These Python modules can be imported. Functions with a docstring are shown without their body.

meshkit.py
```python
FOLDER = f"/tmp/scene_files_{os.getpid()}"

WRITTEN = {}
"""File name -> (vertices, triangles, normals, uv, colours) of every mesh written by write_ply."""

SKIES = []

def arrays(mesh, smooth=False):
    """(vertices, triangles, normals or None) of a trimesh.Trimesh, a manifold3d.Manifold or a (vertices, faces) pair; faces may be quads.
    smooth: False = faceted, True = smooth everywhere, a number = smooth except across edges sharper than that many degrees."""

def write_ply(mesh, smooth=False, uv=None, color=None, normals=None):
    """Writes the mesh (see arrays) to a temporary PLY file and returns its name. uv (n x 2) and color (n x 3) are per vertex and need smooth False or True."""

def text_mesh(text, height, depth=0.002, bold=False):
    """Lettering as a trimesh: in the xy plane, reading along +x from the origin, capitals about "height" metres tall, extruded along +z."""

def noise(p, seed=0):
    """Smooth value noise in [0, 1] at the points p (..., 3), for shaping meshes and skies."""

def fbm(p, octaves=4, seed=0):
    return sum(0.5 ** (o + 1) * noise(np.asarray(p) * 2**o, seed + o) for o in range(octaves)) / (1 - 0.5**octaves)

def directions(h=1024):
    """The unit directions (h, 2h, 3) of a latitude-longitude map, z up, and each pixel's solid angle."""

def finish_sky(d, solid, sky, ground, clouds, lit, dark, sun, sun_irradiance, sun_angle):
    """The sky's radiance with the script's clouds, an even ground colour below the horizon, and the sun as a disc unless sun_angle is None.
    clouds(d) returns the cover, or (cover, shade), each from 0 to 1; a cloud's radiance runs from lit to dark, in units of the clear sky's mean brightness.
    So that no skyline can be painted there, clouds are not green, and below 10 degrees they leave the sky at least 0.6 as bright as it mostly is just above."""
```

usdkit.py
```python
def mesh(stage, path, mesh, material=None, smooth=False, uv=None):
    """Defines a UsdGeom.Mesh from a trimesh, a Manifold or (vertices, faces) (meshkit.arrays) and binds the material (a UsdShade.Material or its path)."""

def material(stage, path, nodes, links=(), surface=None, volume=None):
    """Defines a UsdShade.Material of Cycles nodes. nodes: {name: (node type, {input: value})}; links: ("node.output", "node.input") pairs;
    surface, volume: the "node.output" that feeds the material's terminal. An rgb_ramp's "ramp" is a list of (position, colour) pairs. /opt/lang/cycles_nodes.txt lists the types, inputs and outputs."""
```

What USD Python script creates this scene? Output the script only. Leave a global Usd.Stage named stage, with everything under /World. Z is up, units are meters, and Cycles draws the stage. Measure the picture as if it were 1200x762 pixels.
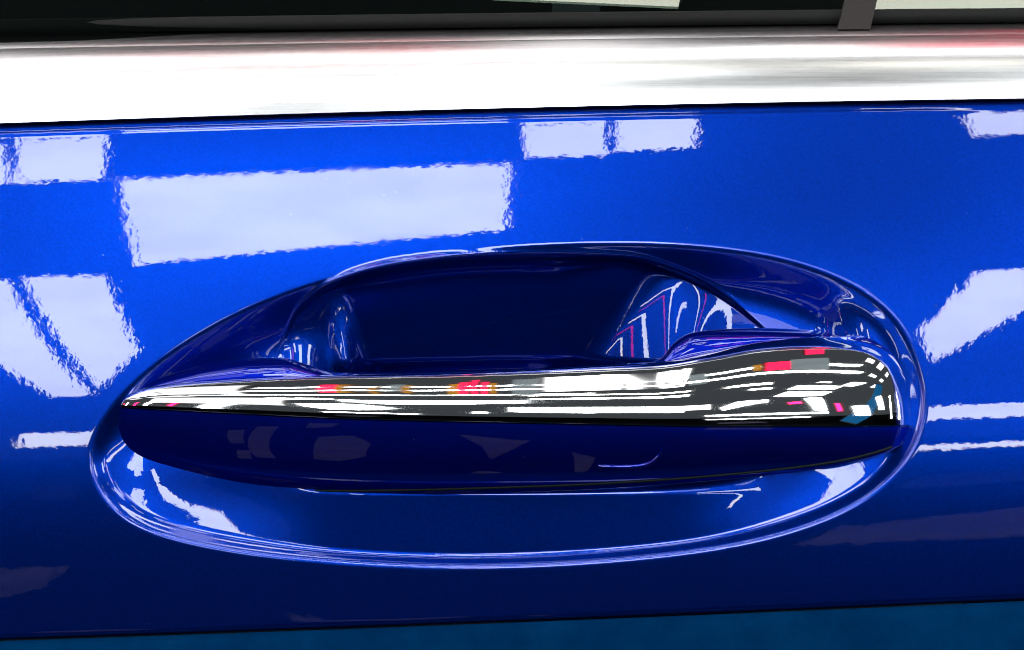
import math
import numpy as np
import trimesh
import usdkit
import meshkit
from scipy.interpolate import CubicSpline, PchipInterpolator
from scipy.spatial import cKDTree
from shapely import Polygon, contains_xy
from pxr import Usd, UsdGeom, UsdLux, UsdShade, Gf, Sdf, Vt

stage = Usd.Stage.CreateInMemory()
UsdGeom.SetStageUpAxis(stage, "Z")
world = UsdGeom.Xform.Define(stage, "/World")
UsdGeom.Scope.Define(stage, "/World/Looks")

# ------------------------------------------------------------------ camera
PITCH = math.radians(-5.0)
DIST = 0.40
CAM = np.array([0.0, -DIST * math.cos(PITCH), -DIST * math.sin(PITCH)])
FOCAL, APER = 50.0, 36.0
FWD = np.array([0.0, math.cos(PITCH), math.sin(PITCH)])
UPV = np.array([0.0, -math.sin(PITCH), math.cos(PITCH)])
cam = UsdGeom.Camera.Define(stage, "/World/camera")
cam.CreateFocalLengthAttr(FOCAL)
cam.CreateHorizontalApertureAttr(APER)
cam.CreateVerticalApertureAttr(APER * 650 / 1024)
cam.CreateClippingRangeAttr((0.02, 200.0))
cam.CreateExposureAttr(0.0)
cam.AddTranslateOp().Set(Gf.Vec3d(*CAM))
cam.AddRotateXOp().Set(90.0 + math.degrees(PITCH))

# ------------------------------------------------------------------ dim surroundings of the hall, no sky and no sun
DOME = 0.06
dome = UsdLux.DomeLight.Define(stage, "/World/room_light")
dm = usdkit.material(stage, "/World/Looks/room_air", {
    "b": ("background_shader", {"color": (0.80, 0.90, 1.0), "strength": DOME})}, [], surface="b.background")
UsdShade.MaterialBindingAPI.Apply(dome.GetPrim()).Bind(dm)


# ------------------------------------------------------------------ helpers
def at(px, py, y):
    """points (n,3) of photo pixels on planes y = const (scalar or per point)"""
    px, py, y = np.broadcast_arrays(np.asarray(px, float), np.asarray(py, float), np.asarray(y, float))
    sx = (px - 600) / 1200 * APER / FOCAL
    sy = (381 - py) / 1200 * APER / FOCAL
    d = FWD + sx[..., None] * np.array([1.0, 0, 0]) + sy[..., None] * UPV
    t = (y - CAM[1]) / d[..., 1]
    return CAM + t[..., None] * d


used = {}


def numbered(path):
    n = used.get(path, 0)
    used[path] = n + 1
    return path if n == 0 else f"{path}_{n:03d}"


def raw_mesh(name, v, f, n, mat, parent="/World"):
    path = numbered(f"{parent}/{name}")
    m = UsdGeom.Mesh.Define(stage, path)
    f = np.asarray(f)
    m.CreatePointsAttr(Vt.Vec3fArray.FromNumpy(np.ascontiguousarray(v, np.float32)))
    m.CreateFaceVertexCountsAttr(Vt.IntArray.FromNumpy(np.full(len(f), f.shape[1], np.int32)))
    m.CreateFaceVertexIndicesAttr(Vt.IntArray.FromNumpy(np.ascontiguousarray(f, np.int32).ravel()))
    m.CreateSubdivisionSchemeAttr("none")
    if n is not None:
        m.CreateNormalsAttr(Vt.Vec3fArray.FromNumpy(np.ascontiguousarray(n, np.float32)))
        m.SetNormalsInterpolation("vertex")
    UsdShade.MaterialBindingAPI.Apply(m.GetPrim()).Bind(mat)
    return path


def obj(name, mesh, mat, parent="/World", smooth=False):
    path = numbered(f"{parent}/{name}")
    usdkit.mesh(stage, path, mesh, mat, smooth=smooth)
    return path


def tag(path, label=None, cat=None, group=None, kind=None):
    p = stage.GetPrimAtPath(path)
    for k, val in (("label", label), ("category", cat), ("group", group), ("kind", kind)):
        if val:
            p.SetCustomDataByKey(k, val)


def thing(name, label, cat, group=None, loc=(0, 0, 0)):
    path = numbered(f"/World/{name}")
    x = UsdGeom.Xform.Define(stage, path)
    x.AddTranslateOp().Set(Gf.Vec3d(*map(float, loc)))
    tag(path, label, cat, group)
    return path


def grid_faces(nu, nv):
    i, j = np.meshgrid(np.arange(nu - 1), np.arange(nv - 1), indexing="ij")
    a = i * nv + j
    return np.stack([a, a + nv, a + nv + 1, a + 1], -1).reshape(-1, 4)


def grid_normals(g):
    """g (nu,nv,3)"""
    n = np.cross(np.gradient(g, axis=0), np.gradient(g, axis=1))
    return n / (np.linalg.norm(n, axis=-1, keepdims=True) + 1e-15)


def tube(pts, r, sides=8):
    p = np.asarray(pts, float)
    t = np.gradient(p, axis=0)
    t /= np.linalg.norm(t, axis=1, keepdims=True)
    a = np.cross(t, [0, 1.0, 0])
    a /= np.linalg.norm(a, axis=1, keepdims=True)
    b = np.cross(t, a)
    ang = np.arange(sides) * 2 * np.pi / sides
    rr = np.broadcast_to(np.asarray(r, float), (len(p),))
    v = p[:, None] + rr[:, None, None] * (np.cos(ang)[None, :, None] * a[:, None] + np.sin(ang)[None, :, None] * b[:, None])
    i, j = np.meshgrid(np.arange(len(p) - 1), np.arange(sides), indexing="ij")
    q = np.stack([i * sides + j, (i + 1) * sides + j, (i + 1) * sides + (j + 1) % sides, i * sides + (j + 1) % sides], -1).reshape(-1, 4)
    v = v.reshape(-1, 3)
    f = np.vstack([q[:, [0, 1, 2]], q[:, [0, 2, 3]]])
    v = np.vstack([v, p[:1], p[-1:]])
    n = len(v)
    k = np.arange(sides)
    f = np.vstack([f, np.stack([np.full(sides, n - 2), k, (k + 1) % sides], 1),
                   np.stack([np.full(sides, n - 1), (len(p) - 1) * sides + (k + 1) % sides, (len(p) - 1) * sides + k], 1)])
    m = trimesh.Trimesh(v, f, process=False)
    m.fix_normals()
    return m


# ------------------------------------------------------------------ materials
L = "/World/Looks/"
GEO = ("geometry", {})


def paint(name, base, rough, peel=1.25e-5):
    return usdkit.material(stage, L + name, {
        "g": GEO,
        "n1": ("noise_texture", {"scale": 330.0, "detail": 3.0, "roughness": 0.55}),
        "b1": ("bump", {"strength": 1.0, "distance": peel, "use_object_space": False}),
        "fl": ("noise_texture", {"scale": 1700.0, "detail": 2.0}),
        "fr": ("rgb_ramp", {"ramp": [(0.30, tuple(0.86 * c for c in base)), (0.5, base), (0.72, (1.2 * base[0], 1.25 * base[1] + .001, 1.12 * base[2]))]}),
        "vo": ("voronoi_texture", {"scale": 300.0}),
        "sc": ("separate_color", {}),
        "m1": ("math", {"math_type": "greater_than", "value2": 0.955}),
        "m2": ("math", {"math_type": "less_than", "value2": 0.085}),
        "m3": ("math", {"math_type": "multiply"}),
        "m4": ("math", {"math_type": "multiply", "value2": 0.30}),
        "du": ("mix_color", {"b": (0.10, 0.16, 0.36)}),
        "p": ("principled_bsdf", {"metallic": 0.89, "roughness": rough, "specular_tint": (0.02, 0.10, 0.5), "specular_ior_level": 0.0, "coat_weight": 1.0, "coat_roughness": 0.0, "coat_ior": 1.52}),
    }, [("g.position", "n1.vector"), ("n1.fac", "b1.height"), ("b1.normal", "p.coat_normal"), ("g.position", "fl.vector"),
        ("fl.fac", "fr.fac"), ("fr.color", "du.a"), ("g.position", "vo.vector"), ("vo.color", "sc.color"), ("sc.r", "m1.value1"), ("vo.distance", "m2.value1"),
        ("m1.value", "m3.value1"), ("m2.value", "m3.value2"), ("m3.value", "m4.value1"), ("m4.value", "du.fac"), ("du.result", "p.base_color")], surface="p.BSDF")


PAINT = paint("blue_paint", (0.0001, 0.0225, 0.285), 0.33)
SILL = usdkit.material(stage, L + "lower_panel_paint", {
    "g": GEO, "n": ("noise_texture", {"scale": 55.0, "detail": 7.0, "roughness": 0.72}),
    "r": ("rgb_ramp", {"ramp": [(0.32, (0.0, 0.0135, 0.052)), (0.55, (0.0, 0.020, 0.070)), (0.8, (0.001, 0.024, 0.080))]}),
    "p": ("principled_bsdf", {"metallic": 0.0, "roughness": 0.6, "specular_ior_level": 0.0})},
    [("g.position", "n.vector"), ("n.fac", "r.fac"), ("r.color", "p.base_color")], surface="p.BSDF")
PAINT_H = paint("handle_paint", (0.0002, 0.007, 0.27), 0.36, peel=2.0e-6)
CHROME = usdkit.material(stage, L + "chrome", {
    "p": ("principled_bsdf", {"base_color": (0.86, 0.87, 0.88), "metallic": 1.0, "roughness": 0.04})}, [], surface="p.BSDF")
SATIN = usdkit.material(stage, L + "satin_aluminium", {
    "g": GEO,
    "m": ("mapping", {"scale": (22.0, 1300.0, 1300.0)}),
    "n": ("noise_texture", {"scale": 1.0, "detail": 3.0}),
    "r": ("map_range", {"from_min": 0.2, "from_max": 0.8, "to_min": 0.235, "to_max": 0.275}),
    "p": ("principled_bsdf", {"base_color": (0.52, 0.52, 0.53), "metallic": 1.0})},
    [("g.position", "m.vector"), ("m.vector", "n.vector"), ("n.fac", "r.value"), ("r.result", "p.roughness")], surface="p.BSDF")
RUBBER = usdkit.material(stage, L + "rubber", {
    "g": GEO, "n": ("noise_texture", {"scale": 1800.0, "detail": 2.0}),
    "b": ("bump", {"strength": 0.5, "distance": 0.0001}),
    "p": ("principled_bsdf", {"base_color": (0.008, 0.009, 0.0085), "roughness": 0.7, "specular_ior_level": 0.12})},
    [("g.position", "n.vector"), ("n.fac", "b.height"), ("b.normal", "p.normal")], surface="p.BSDF")
BLACK = usdkit.material(stage, L + "black_void", {"p": ("principled_bsdf", {"base_color": (0.006, 0.006, 0.007), "roughness": 0.7})}, [], surface="p.BSDF")
GASKET = usdkit.material(stage, L + "gasket", {"p": ("principled_bsdf", {"base_color": (0.001, 0.004, 0.005), "roughness": 0.6, "specular_ior_level": 0.15})}, [], surface="p.BSDF")
PILLAR = usdkit.material(stage, L + "pillar_plastic", {
    "g": GEO, "n": ("noise_texture", {"scale": 900.0, "detail": 3.0}), "b": ("bump", {"strength": 0.4, "distance": 0.0001}),
    "p": ("principled_bsdf", {"base_color": (0.018, 0.015, 0.0145), "roughness": 0.6, "specular_ior_level": 0.2})},
    [("g.position", "n.vector"), ("n.fac", "b.height"), ("b.normal", "p.normal")], surface="p.BSDF")
GLASS = usdkit.material(stage, L + "window_glass", {
    "t": ("transparent_bsdf", {"color": (0.42, 0.50, 0.46)}), "gl": ("glossy_bsdf", {"color": (1, 1, 1), "roughness": 0.0}),
    "f": ("fresnel", {"IOR": 1.45}), "m": ("mix_closure", {})},
    [("f.fac", "m.fac"), ("t.BSDF", "m.closure1"), ("gl.BSDF", "m.closure2")], surface="m.closure")
CREAM = usdkit.material(stage, L + "cream_board", {
    "g": GEO, "n": ("noise_texture", {"scale": 6.0, "detail": 4.0}),
    "r": ("rgb_ramp", {"ramp": [(0.3, (0.70, 0.68, 0.56)), (0.7, (0.80, 0.78, 0.68))]}),
    "p": ("principled_bsdf", {"roughness": 0.7})}, [("g.position", "n.vector"), ("n.fac", "r.fac"), ("r.color", "p.base_color")], surface="p.BSDF")
SEATM = usdkit.material(stage, L + "seat_leather", {
    "g": GEO, "n": ("voronoi_texture", {"scale": 500.0}), "b": ("bump", {"strength": 0.4, "distance": 0.0002}),
    "p": ("principled_bsdf", {"base_color": (0.002, 0.003, 0.0025), "roughness": 0.7, "specular_ior_level": 0.1})},
    [("g.position", "n.vector"), ("n.distance", "b.height"), ("b.normal", "p.normal")], surface="p.BSDF")
BROWN = usdkit.material(stage, L + "brown_plastic", {"p": ("principled_bsdf", {"base_color": (0.16, 0.035, 0.012), "roughness": 0.4})}, [], surface="p.BSDF")
FLOORM = usdkit.material(stage, L + "hall_floor", {
    "g": GEO, "n": ("noise_texture", {"scale": 2.2, "detail": 5.0}),
    "r": ("rgb_ramp", {"ramp": [(0.3, (0.0006, 0.0008, 0.0016)), (0.7, (0.002, 0.0024, 0.004))]}),
    "p": ("principled_bsdf", {"roughness": 0.9, "specular_ior_level": 0.02})}, [("g.position", "n.vector"), ("n.fac", "r.fac"), ("r.color", "p.base_color")], surface="p.BSDF")
HOUSING = usdkit.material(stage, L + "lamp_housing", {"p": ("principled_bsdf", {"base_color": (0.05, 0.05, 0.055), "roughness": 0.5})}, [], surface="p.BSDF")


def lamp_mat(name, col, strength):
    return usdkit.material(stage, L + name, {
        "g": GEO, "n": ("noise_texture", {"scale": 2.6, "detail": 3.0}),
        "r": ("rgb_ramp", {"ramp": [(0.25, tuple(.80 * c for c in col)), (0.6, col)]}),      # a diffuser is never quite even
        "e": ("emission", {"strength": strength})}, [("g.position", "n.vector"), ("n.fac", "r.fac"), ("r.color", "e.color")], surface="e.emission")


LAMP = {"warm": lamp_mat("lamp_warm", (1.0, 0.97, 0.84), 14.0),
        "white": lamp_mat("lamp_white", (0.96, 1.0, 0.985), 14.6),
        "mild": lamp_mat("lamp_mild", (1.0, 0.98, 0.96), 1.35),
        "soft": lamp_mat("lamp_soft", (1.0, 0.98, 0.96), 3.2),
        "grey": lamp_mat("lamp_frosted", (0.80, 0.95, 1.0), 0.30),
        "red": lamp_mat("lamp_red", (1.0, 0.015, 0.07), 2.6),
        "signal": lamp_mat("lamp_signal", (1.0, 0.012, 0.10), 9.0),
        "amber": lamp_mat("lamp_amber", (1.0, 0.42, 0.03), 0.55),
        "blue": lamp_mat("lamp_blue", (0.02, 0.25, 0.62), 0.45)}

# ------------------------------------------------------------------ the door's surface as a function
SLOPE = 0.031                      # the car's lines rise to the right
AZ = np.array([-.13, -.085, -.06, -.045, -.03, -.012, .01, .03, .055, .09])
AA = np.array([-12., -9., -4., 0.5, 5.5, 10.5, 15.5, 19.0, 22.5, 26.])
_zz = np.linspace(-.13, .09, 1101)
_aa = PchipInterpolator(AZ, AA)(_zz)
_yy = np.concatenate([[0], np.cumsum((np.tan(np.radians(_aa[1:])) + np.tan(np.radians(_aa[:-1]))) / 2 * np.diff(_zz))])
_yy -= np.interp(0, _zz, _yy)
BASE = CubicSpline(_zz, _yy)


def base_y(x, z):
    return BASE(z - SLOPE * x) + x * x / (2 * 7.0)


def on_base(px, py, depth=0.0):
    y = np.zeros(np.shape(np.asarray(px, float)))
    for _ in range(12):
        p = at(px, py, y)
        y = base_y(p[..., 0], p[..., 2]) + depth
    return at(px, py, y)


def closed_curve(pts, depth, n=2400):
    pts = np.array(pts, float)
    P = on_base(pts[:, 0], pts[:, 1], depth)[:, [0, 2]]
    P = np.vstack([P, P[:1]])
    s = np.concatenate([[0], np.cumsum(np.linalg.norm(np.diff(P, axis=0), axis=1))])
    cs = CubicSpline(s, P, bc_type="periodic")
    return cs(np.linspace(0, s[-1], n, endpoint=False))


def signed_distance(curve, x, z):
    d, _ = cKDTree(curve).query(np.stack([x.ravel(), z.ravel()], -1))
    inside = contains_xy(Polygon(curve), x.ravel(), z.ravel())
    return np.where(inside, d, -d).reshape(x.shape)


RIM = closed_curve([(107, 535), (118, 575), (150, 608), (210, 632), (300, 649), (400, 659), (520, 664), (640, 662), (760, 653), (870, 637),
                    (960, 611), (1030, 572), (1070, 524), (1083, 474), (1074, 424), (1047, 375), (1000, 338), (940, 313), (860, 296),
                    (780, 289), (690, 288), (600, 292), (500, 303), (400, 324), (300, 359), (220, 402), (160, 448), (122, 493)], 0.0)
SCOOP = closed_curve([(325, 440), (330, 405), (350, 368), (395, 336), (470, 315), (560, 306), (650, 304), (730, 307), (800, 326), (850, 352),
                      (880, 390), (880, 440), (850, 490), (760, 520), (600, 530), (430, 520), (350, 490)], 0.006)


def smooth01(t):
    t = np.clip(t, 0, 1)
    return t * t * t * (t * (6 * t - 15) + 10)


# slope of the bowl's wall against the distance from its rim
_d = np.linspace(-.012, .05, 3101)
_up = smooth01((_d + .0017) / .0030)


def bowl_profile(w, peak, tail=0.0, tw=0.0):
    sl = peak * _up * (1 - smooth01((_d - .0012) / w)) if not tail else peak * _up * ((1 - tw) * (1 - smooth01((_d - .0010) / w)) + tw * (1 - smooth01((_d - .002) / tail)))
    return CubicSpline(_d, np.concatenate([[0], np.cumsum((sl[1:] + sl[:-1]) / 2 * np.diff(_d))]))


BOWL_SIDE = bowl_profile(.0060, 1.1, .02, .12)
BOWL_TOP, BOWL_LOW, BOWL_END = bowl_profile(.0185, 1.15), bowl_profile(.0030, 1.15, .019, .06), bowl_profile(.0036, 1.15, .021, .24)
CREASE = [on_base(0, 750), on_base(1200, 703)]
c0, c1 = CREASE


def crease_z(x):
    return c0[2] + (c1[2] - c0[2]) * (x - c0[0]) / (c1[0] - c0[0])


t0, t1 = on_base(0, 149), on_base(1200, 120)
tm = on_base(600, 131)


def top_z(x):
    """upper edge of the skin, just under the bright trim"""
    q = np.polyfit([t0[0], tm[0], t1[0]], [t0[2], tm[2], t1[2]], 2)
    return np.polyval(q, x) + .0012


def smin(a, b, k):
    h = np.clip(.5 + .5 * (b - a) / k, 0, 1)
    return b + (a - b) * h - k * h * (1 - h)


SC_TOP = PchipInterpolator([250, 318, 332, 350, 395, 470, 560, 650, 730, 800, 850, 890, 930, 980], [560, 440, 405, 370, 336, 315, 306, 304, 307, 326, 352, 384, 420, 560])


def scoop(x, z):
    """the deeper hand hollow behind the grip"""
    k = DIST / (1200 * FOCAL / APER) * 1.03
    u = 600 + x / k
    v = 381 - z / k + 2
    mm = k * 1000
    s_top = (v - SC_TOP(u))                      # pixels below the upper lip
    sp = np.maximum(s_top, 0)
    top = 15 * (1 - np.exp(-sp / np.interp(u, [380, 450, 650, 720], [3.0, 8.0, 8.0, 3.0]))) + 26 * np.clip(sp / 190, 0, 1.2)
    left = 24 * np.clip((u - 331) / 78, 0, 2) ** 1.7
    right = 27 * np.clip((902 - u) / 176, 0, 2) ** 1.25
    dpt = smin(smin(top, left, 5.0), right, 3.5)
    dpt = np.where(dpt < 0, 0, dpt)
    dpt = dpt * smooth01((s_top + 1) / 9) * (1 - smooth01((v - 520) / 60))
    lip = np.exp(-((s_top + 2) / 3.2) ** 2) * np.clip((u - 322) / 60, 0, 1) * np.clip((880 - u) / 160, 0, 1)
    # inside the hollow the bowl's own wall no longer counts
    off = sp * k * .92 * smooth01((u - 345) / 70) * smooth01((890 - u) / 110) * (1 - smooth01((v - 430) / 70))
    return (dpt - .85 * lip) / 1000, off


def door_y(x, z):
    y = base_y(x, z)
    d = signed_distance(RIM, x, z)
    hollow, off = scoop(x, z)
    dd = np.clip(d - np.minimum(off, np.maximum(d, 0)), -.0119, .0499)
    end = smooth01((np.abs(x) - .040) / .045)
    low = smooth01((-.012 - z) / .034)
    side = smooth01((x - .085) / .02)
    y = y + (BOWL_TOP(dd) * (1 - side) + BOWL_SIDE(dd) * side) * (1 - low) + (BOWL_LOW(dd) * (1 - end) + BOWL_END(dd) * end) * low
    y = y + hollow
    # the skin rolls inwards at its upper edge
    e = top_z(x) - z
    y = y + .0026 * np.clip(1 - e / .0017, 0, 1.8) ** 2.4
    y = y - .00013 * np.exp(-((e - .0034) / .0006) ** 2) * np.clip((.140 - x) / .02, 0, 1)
    return y, d


car = thing("car", "glossy metallic blue car seen close up at its door handle, with bright window trim", "car")

X = np.concatenate([np.linspace(-.205, -.128, 110)[:-1], np.linspace(-.128, .124, 860)[:-1], np.linspace(.124, .205, 110)])
ZN = 660
zb, zt_ = -.001 + crease_z(X), top_z(X)
tt = np.concatenate([np.linspace(0, .14, 60)[:-1], np.linspace(.14, .62, 440)[:-1], np.linspace(.62, .955, 122)[:-1], np.linspace(.955, 1, 41)])
XX = np.repeat(X[:, None], ZN, 1)
ZZ = zb[:, None] + (zt_ - zb)[:, None] * tt[None, :]
YY, DD = door_y(XX, ZZ)
# the skin turns under at the crease
ec = ZZ - zb[:, None]
YY = YY + .003 * np.clip(1 - ec / .003, 0, 1) ** 2
G = np.stack([XX, YY, ZZ], -1)
NRM = grid_normals(G)
NRM *= np.where(NRM[..., 1:2] > 0, -1, 1)
F = grid_faces(len(X), ZN)
V, N = G.reshape(-1, 3), NRM.reshape(-1, 3)
dc = DD.reshape(-1)[F].mean(1)


def sub(name, mask, mat, parent):
    f = F[mask]
    u, inv = np.unique(f, return_inverse=True)
    return raw_mesh(name, V[u], inv.reshape(-1, 4), N[u], mat, parent)


door = sub("door_panel", dc < 0, PAINT, car)
recess = sub("handle_recess", dc >= 0, PAINT, door)

# lower panel below the crease
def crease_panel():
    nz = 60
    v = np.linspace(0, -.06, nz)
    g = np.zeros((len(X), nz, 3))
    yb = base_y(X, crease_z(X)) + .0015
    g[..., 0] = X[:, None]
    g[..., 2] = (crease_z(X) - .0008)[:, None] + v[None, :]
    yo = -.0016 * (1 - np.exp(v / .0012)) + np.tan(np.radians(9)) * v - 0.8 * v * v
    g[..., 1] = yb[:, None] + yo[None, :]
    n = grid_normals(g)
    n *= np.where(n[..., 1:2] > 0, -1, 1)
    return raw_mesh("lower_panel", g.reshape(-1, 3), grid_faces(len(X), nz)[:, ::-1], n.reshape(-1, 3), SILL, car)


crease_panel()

# ------------------------------------------------------------------ window trim, seal, glass
def sweep(name, prof, mat, parent, smooth=35, close=True):
    """prof: function x -> (n,2) of (y, z) points; swept along the car"""
    xs = np.linspace(-.215, .215, 90)
    g = np.stack([np.column_stack([np.full(len(p := prof(x)), x), p]) for x in xs])
    nu, nv = g.shape[:2]
    f = grid_faces(nu, nv)
    m = trimesh.Trimesh(g.reshape(-1, 3), np.vstack([f[:, [0, 1, 2]], f[:, [0, 2, 3]]]), process=False)
    c = m.face_normals
    if (c[:, 1].mean()) > 0:
        m.invert()
    return obj(name, m, mat, parent, smooth=smooth)


def trim_edges(x):
    zb_ = top_z(x) - .0004
    a0, a1 = on_base(0, 44), on_base(1200, 30)
    zt2 = np.interp(x, [-.16, .16], [a0[2] + .0022, a1[2] + .0022])
    return zb_, zt2


def trim_prof(x):
    zb_, zt2 = trim_edges(x)
    y0 = base_y(x, zb_)
    h = zt2 - zb_
    k = np.linspace(0, 1, 40)
    # main convex face from -6 to 60 degrees, then a small step and flat beads
    th = np.radians(6 + 44 * k ** 1.2)
    dz = np.cos(th); dy = np.sin(th)
    z = np.concatenate([[0], np.cumsum((dz[1:] + dz[:-1]) / 2)]); y = np.concatenate([[0], np.cumsum((dy[1:] + dy[:-1]) / 2)])
    sc = (h * .78) / z[-1]
    zz, yy = zb_ + .0002 + z * sc, y0 - .0023 + y * sc
    pts = [(y0 + .006, zb_ + .0002), (y0 - .0010, zb_), (y0 - .0020, zb_ + .0001)] + list(zip(yy, zz))
    ye, ze = yy[-1], zz[-1]
    r = h * .22
    pts += [(ye + .0006, ze + .0001), (ye + .0016, ze + .0004), (ye + .0016 + .25 * r, ze + .35 * r), (ye + .0028 + .25 * r, ze + .42 * r),
            (ye + .0030 + .55 * r, ze + .72 * r), (ye + .0046 + .6 * r, ze + .80 * r), (ye + .0050 + .8 * r, ze + r), (ye + .012, ze + r)]
    return np.array(pts)


trim = sweep("window_trim", trim_prof, SATIN, car, smooth=28)


def trim_back(x):
    p = trim_prof(x)
    return p[-1]


def seal_prof(x):
    y, z = trim_back(x)
    a = np.radians(np.linspace(-60, 120, 12))
    r = .0024
    return np.array([(y - .006 - .0005, z - .001)] + [(y - .003 - r * np.cos(q) , z + .0012 + r * np.sin(q)) for q in a] + [(y + .006, z + .0026)])


seal = sweep("window_seal", seal_prof, RUBBER, car, smooth=60)


def plate(pts, d):
    """a flat polygon (n,3) given thickness d along its normal"""
    p = np.asarray(pts, float)
    n = np.cross(p[1] - p[0], p[2] - p[0])
    n /= np.linalg.norm(n)
    m = len(p)
    v = np.vstack([p, p + n * d])
    f = [(0, i, i + 1) for i in range(1, m - 1)] + [(m, m + i + 1, m + i) for i in range(1, m - 1)]
    for i in range(m):
        j = (i + 1) % m
        f += [(i, j + m, j), (i, i + m, j + m)]
    t = trimesh.Trimesh(v, f, process=False)
    t.fix_normals()
    return t


yg = trim_back(0)[0] + .001
zg = trim_back(0)[1]
lean = math.tan(math.radians(23))
zlo, zhi = zg - .012, zg + .11
glass = obj("window_glass", plate([(-.25, yg + (zlo - zg) * lean, zlo), (.25, yg + (zlo - zg) * lean, zlo), (.25, yg + (zhi - zg) * lean, zhi), (-.25, yg + (zhi - zg) * lean, zhi)], .004), GLASS, car)

# upright bar of the window frame
pl = at([978, 1016, 1036, 1000], [36, 36, -34, -34], yg - .006)
pl[:2, 1] -= .004
obj("window_pillar", plate(pl, -.003), PILLAR, car)

# ------------------------------------------------------------------ inside the car, seen through the glass
def rounded_slab(size, r, loc, rot=0.0):
    import manifold3d as m3
    s = np.array(size) / 2 - r
    parts = []
    for i in range(8):
        c = [(1 if i >> k & 1 else -1) * s[k] for k in range(3)]
        parts.append(m3.Manifold.sphere(r, 20).translate(c))
    h = m3.Manifold.batch_hull(parts).rotate([0, rot, 0]).translate(list(loc))
    return h


cab = obj("door_card", rounded_slab((.60, .07, .16), .02, (0, yg + .055, zg - .084)), SEATM, car, smooth=40)
sb = obj("seat_back", rounded_slab((.62, .2, .7), .06, (-.30, yg + .36, zg - .10), 4), SEATM, car, smooth=40)
sb2 = obj("seat_back", rounded_slab((.16, .2, .6), .05, (.155, yg + .45, zg - .05), -8), SEATM, car, smooth=40)

# ------------------------------------------------------------------ door handle
def curve(pairs):
    a = np.array(pairs, float)
    a[:, 0] += 9 * np.clip((a[:, 0] - 900) / 130, 0, 1)
    return PchipInterpolator(a[:, 0], a[:, 1])


X0, X1 = 127.0, 1071.0
cT = curve([(120, 472), (135, 466), (150, 459), (200, 450), (260, 446), (330, 443), (420, 441), (500, 440), (600, 437), (700, 432), (768, 428), (827, 418),
            (894, 405), (957, 400), (1004, 399), (1030, 404), (1048, 414), (1058, 432), (1066, 452)])
cB = curve([(120, 474), (150, 477), (200, 480), (280, 484), (360, 488), (440, 491), (520, 493), (620, 495), (720, 497), (850, 499), (950, 499), (1066, 498)])
cL = curve([(120, 520), (129, 528), (149, 547), (188, 561), (247, 573), (306, 579), (389, 581), (484, 579), (583, 575), (683, 570), (783, 562), (850, 555),
            (900, 549), (960, 539), (1000, 529), (1030, 518), (1050, 508), (1066, 503)])
cU = curve([(120, 470), (150, 456), (200, 438), (250, 426), (300, 420), (330, 420), (360, 428), (388, 438), (420, 440), (500, 439), (600, 436), (700, 431), (755, 428), (775, 420),
            (790, 402), (812, 390), (850, 386), (886, 385), (965, 389), (1024, 397), (1048, 410), (1066, 440)])
cF = curve([(120, .008), (127, .0035), (131, .0008), (138, -.0012), (150, -.0030), (180, -.0056), (250, -.0095), (400, -.0155), (600, -.0200), (800, -.0205), (900, -.0185), (960, -.0155),
            (1005, -.0115), (1032, -.0080), (1047, -.0046), (1056, -.0018), (1062, .0015), (1066, .0055)])
ns = 460
q = np.linspace(0, 1, ns)
q = q - .82 * np.sin(2 * np.pi * q) / (2 * np.pi)
PXS = X0 + (X1 - X0) * q


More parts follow.
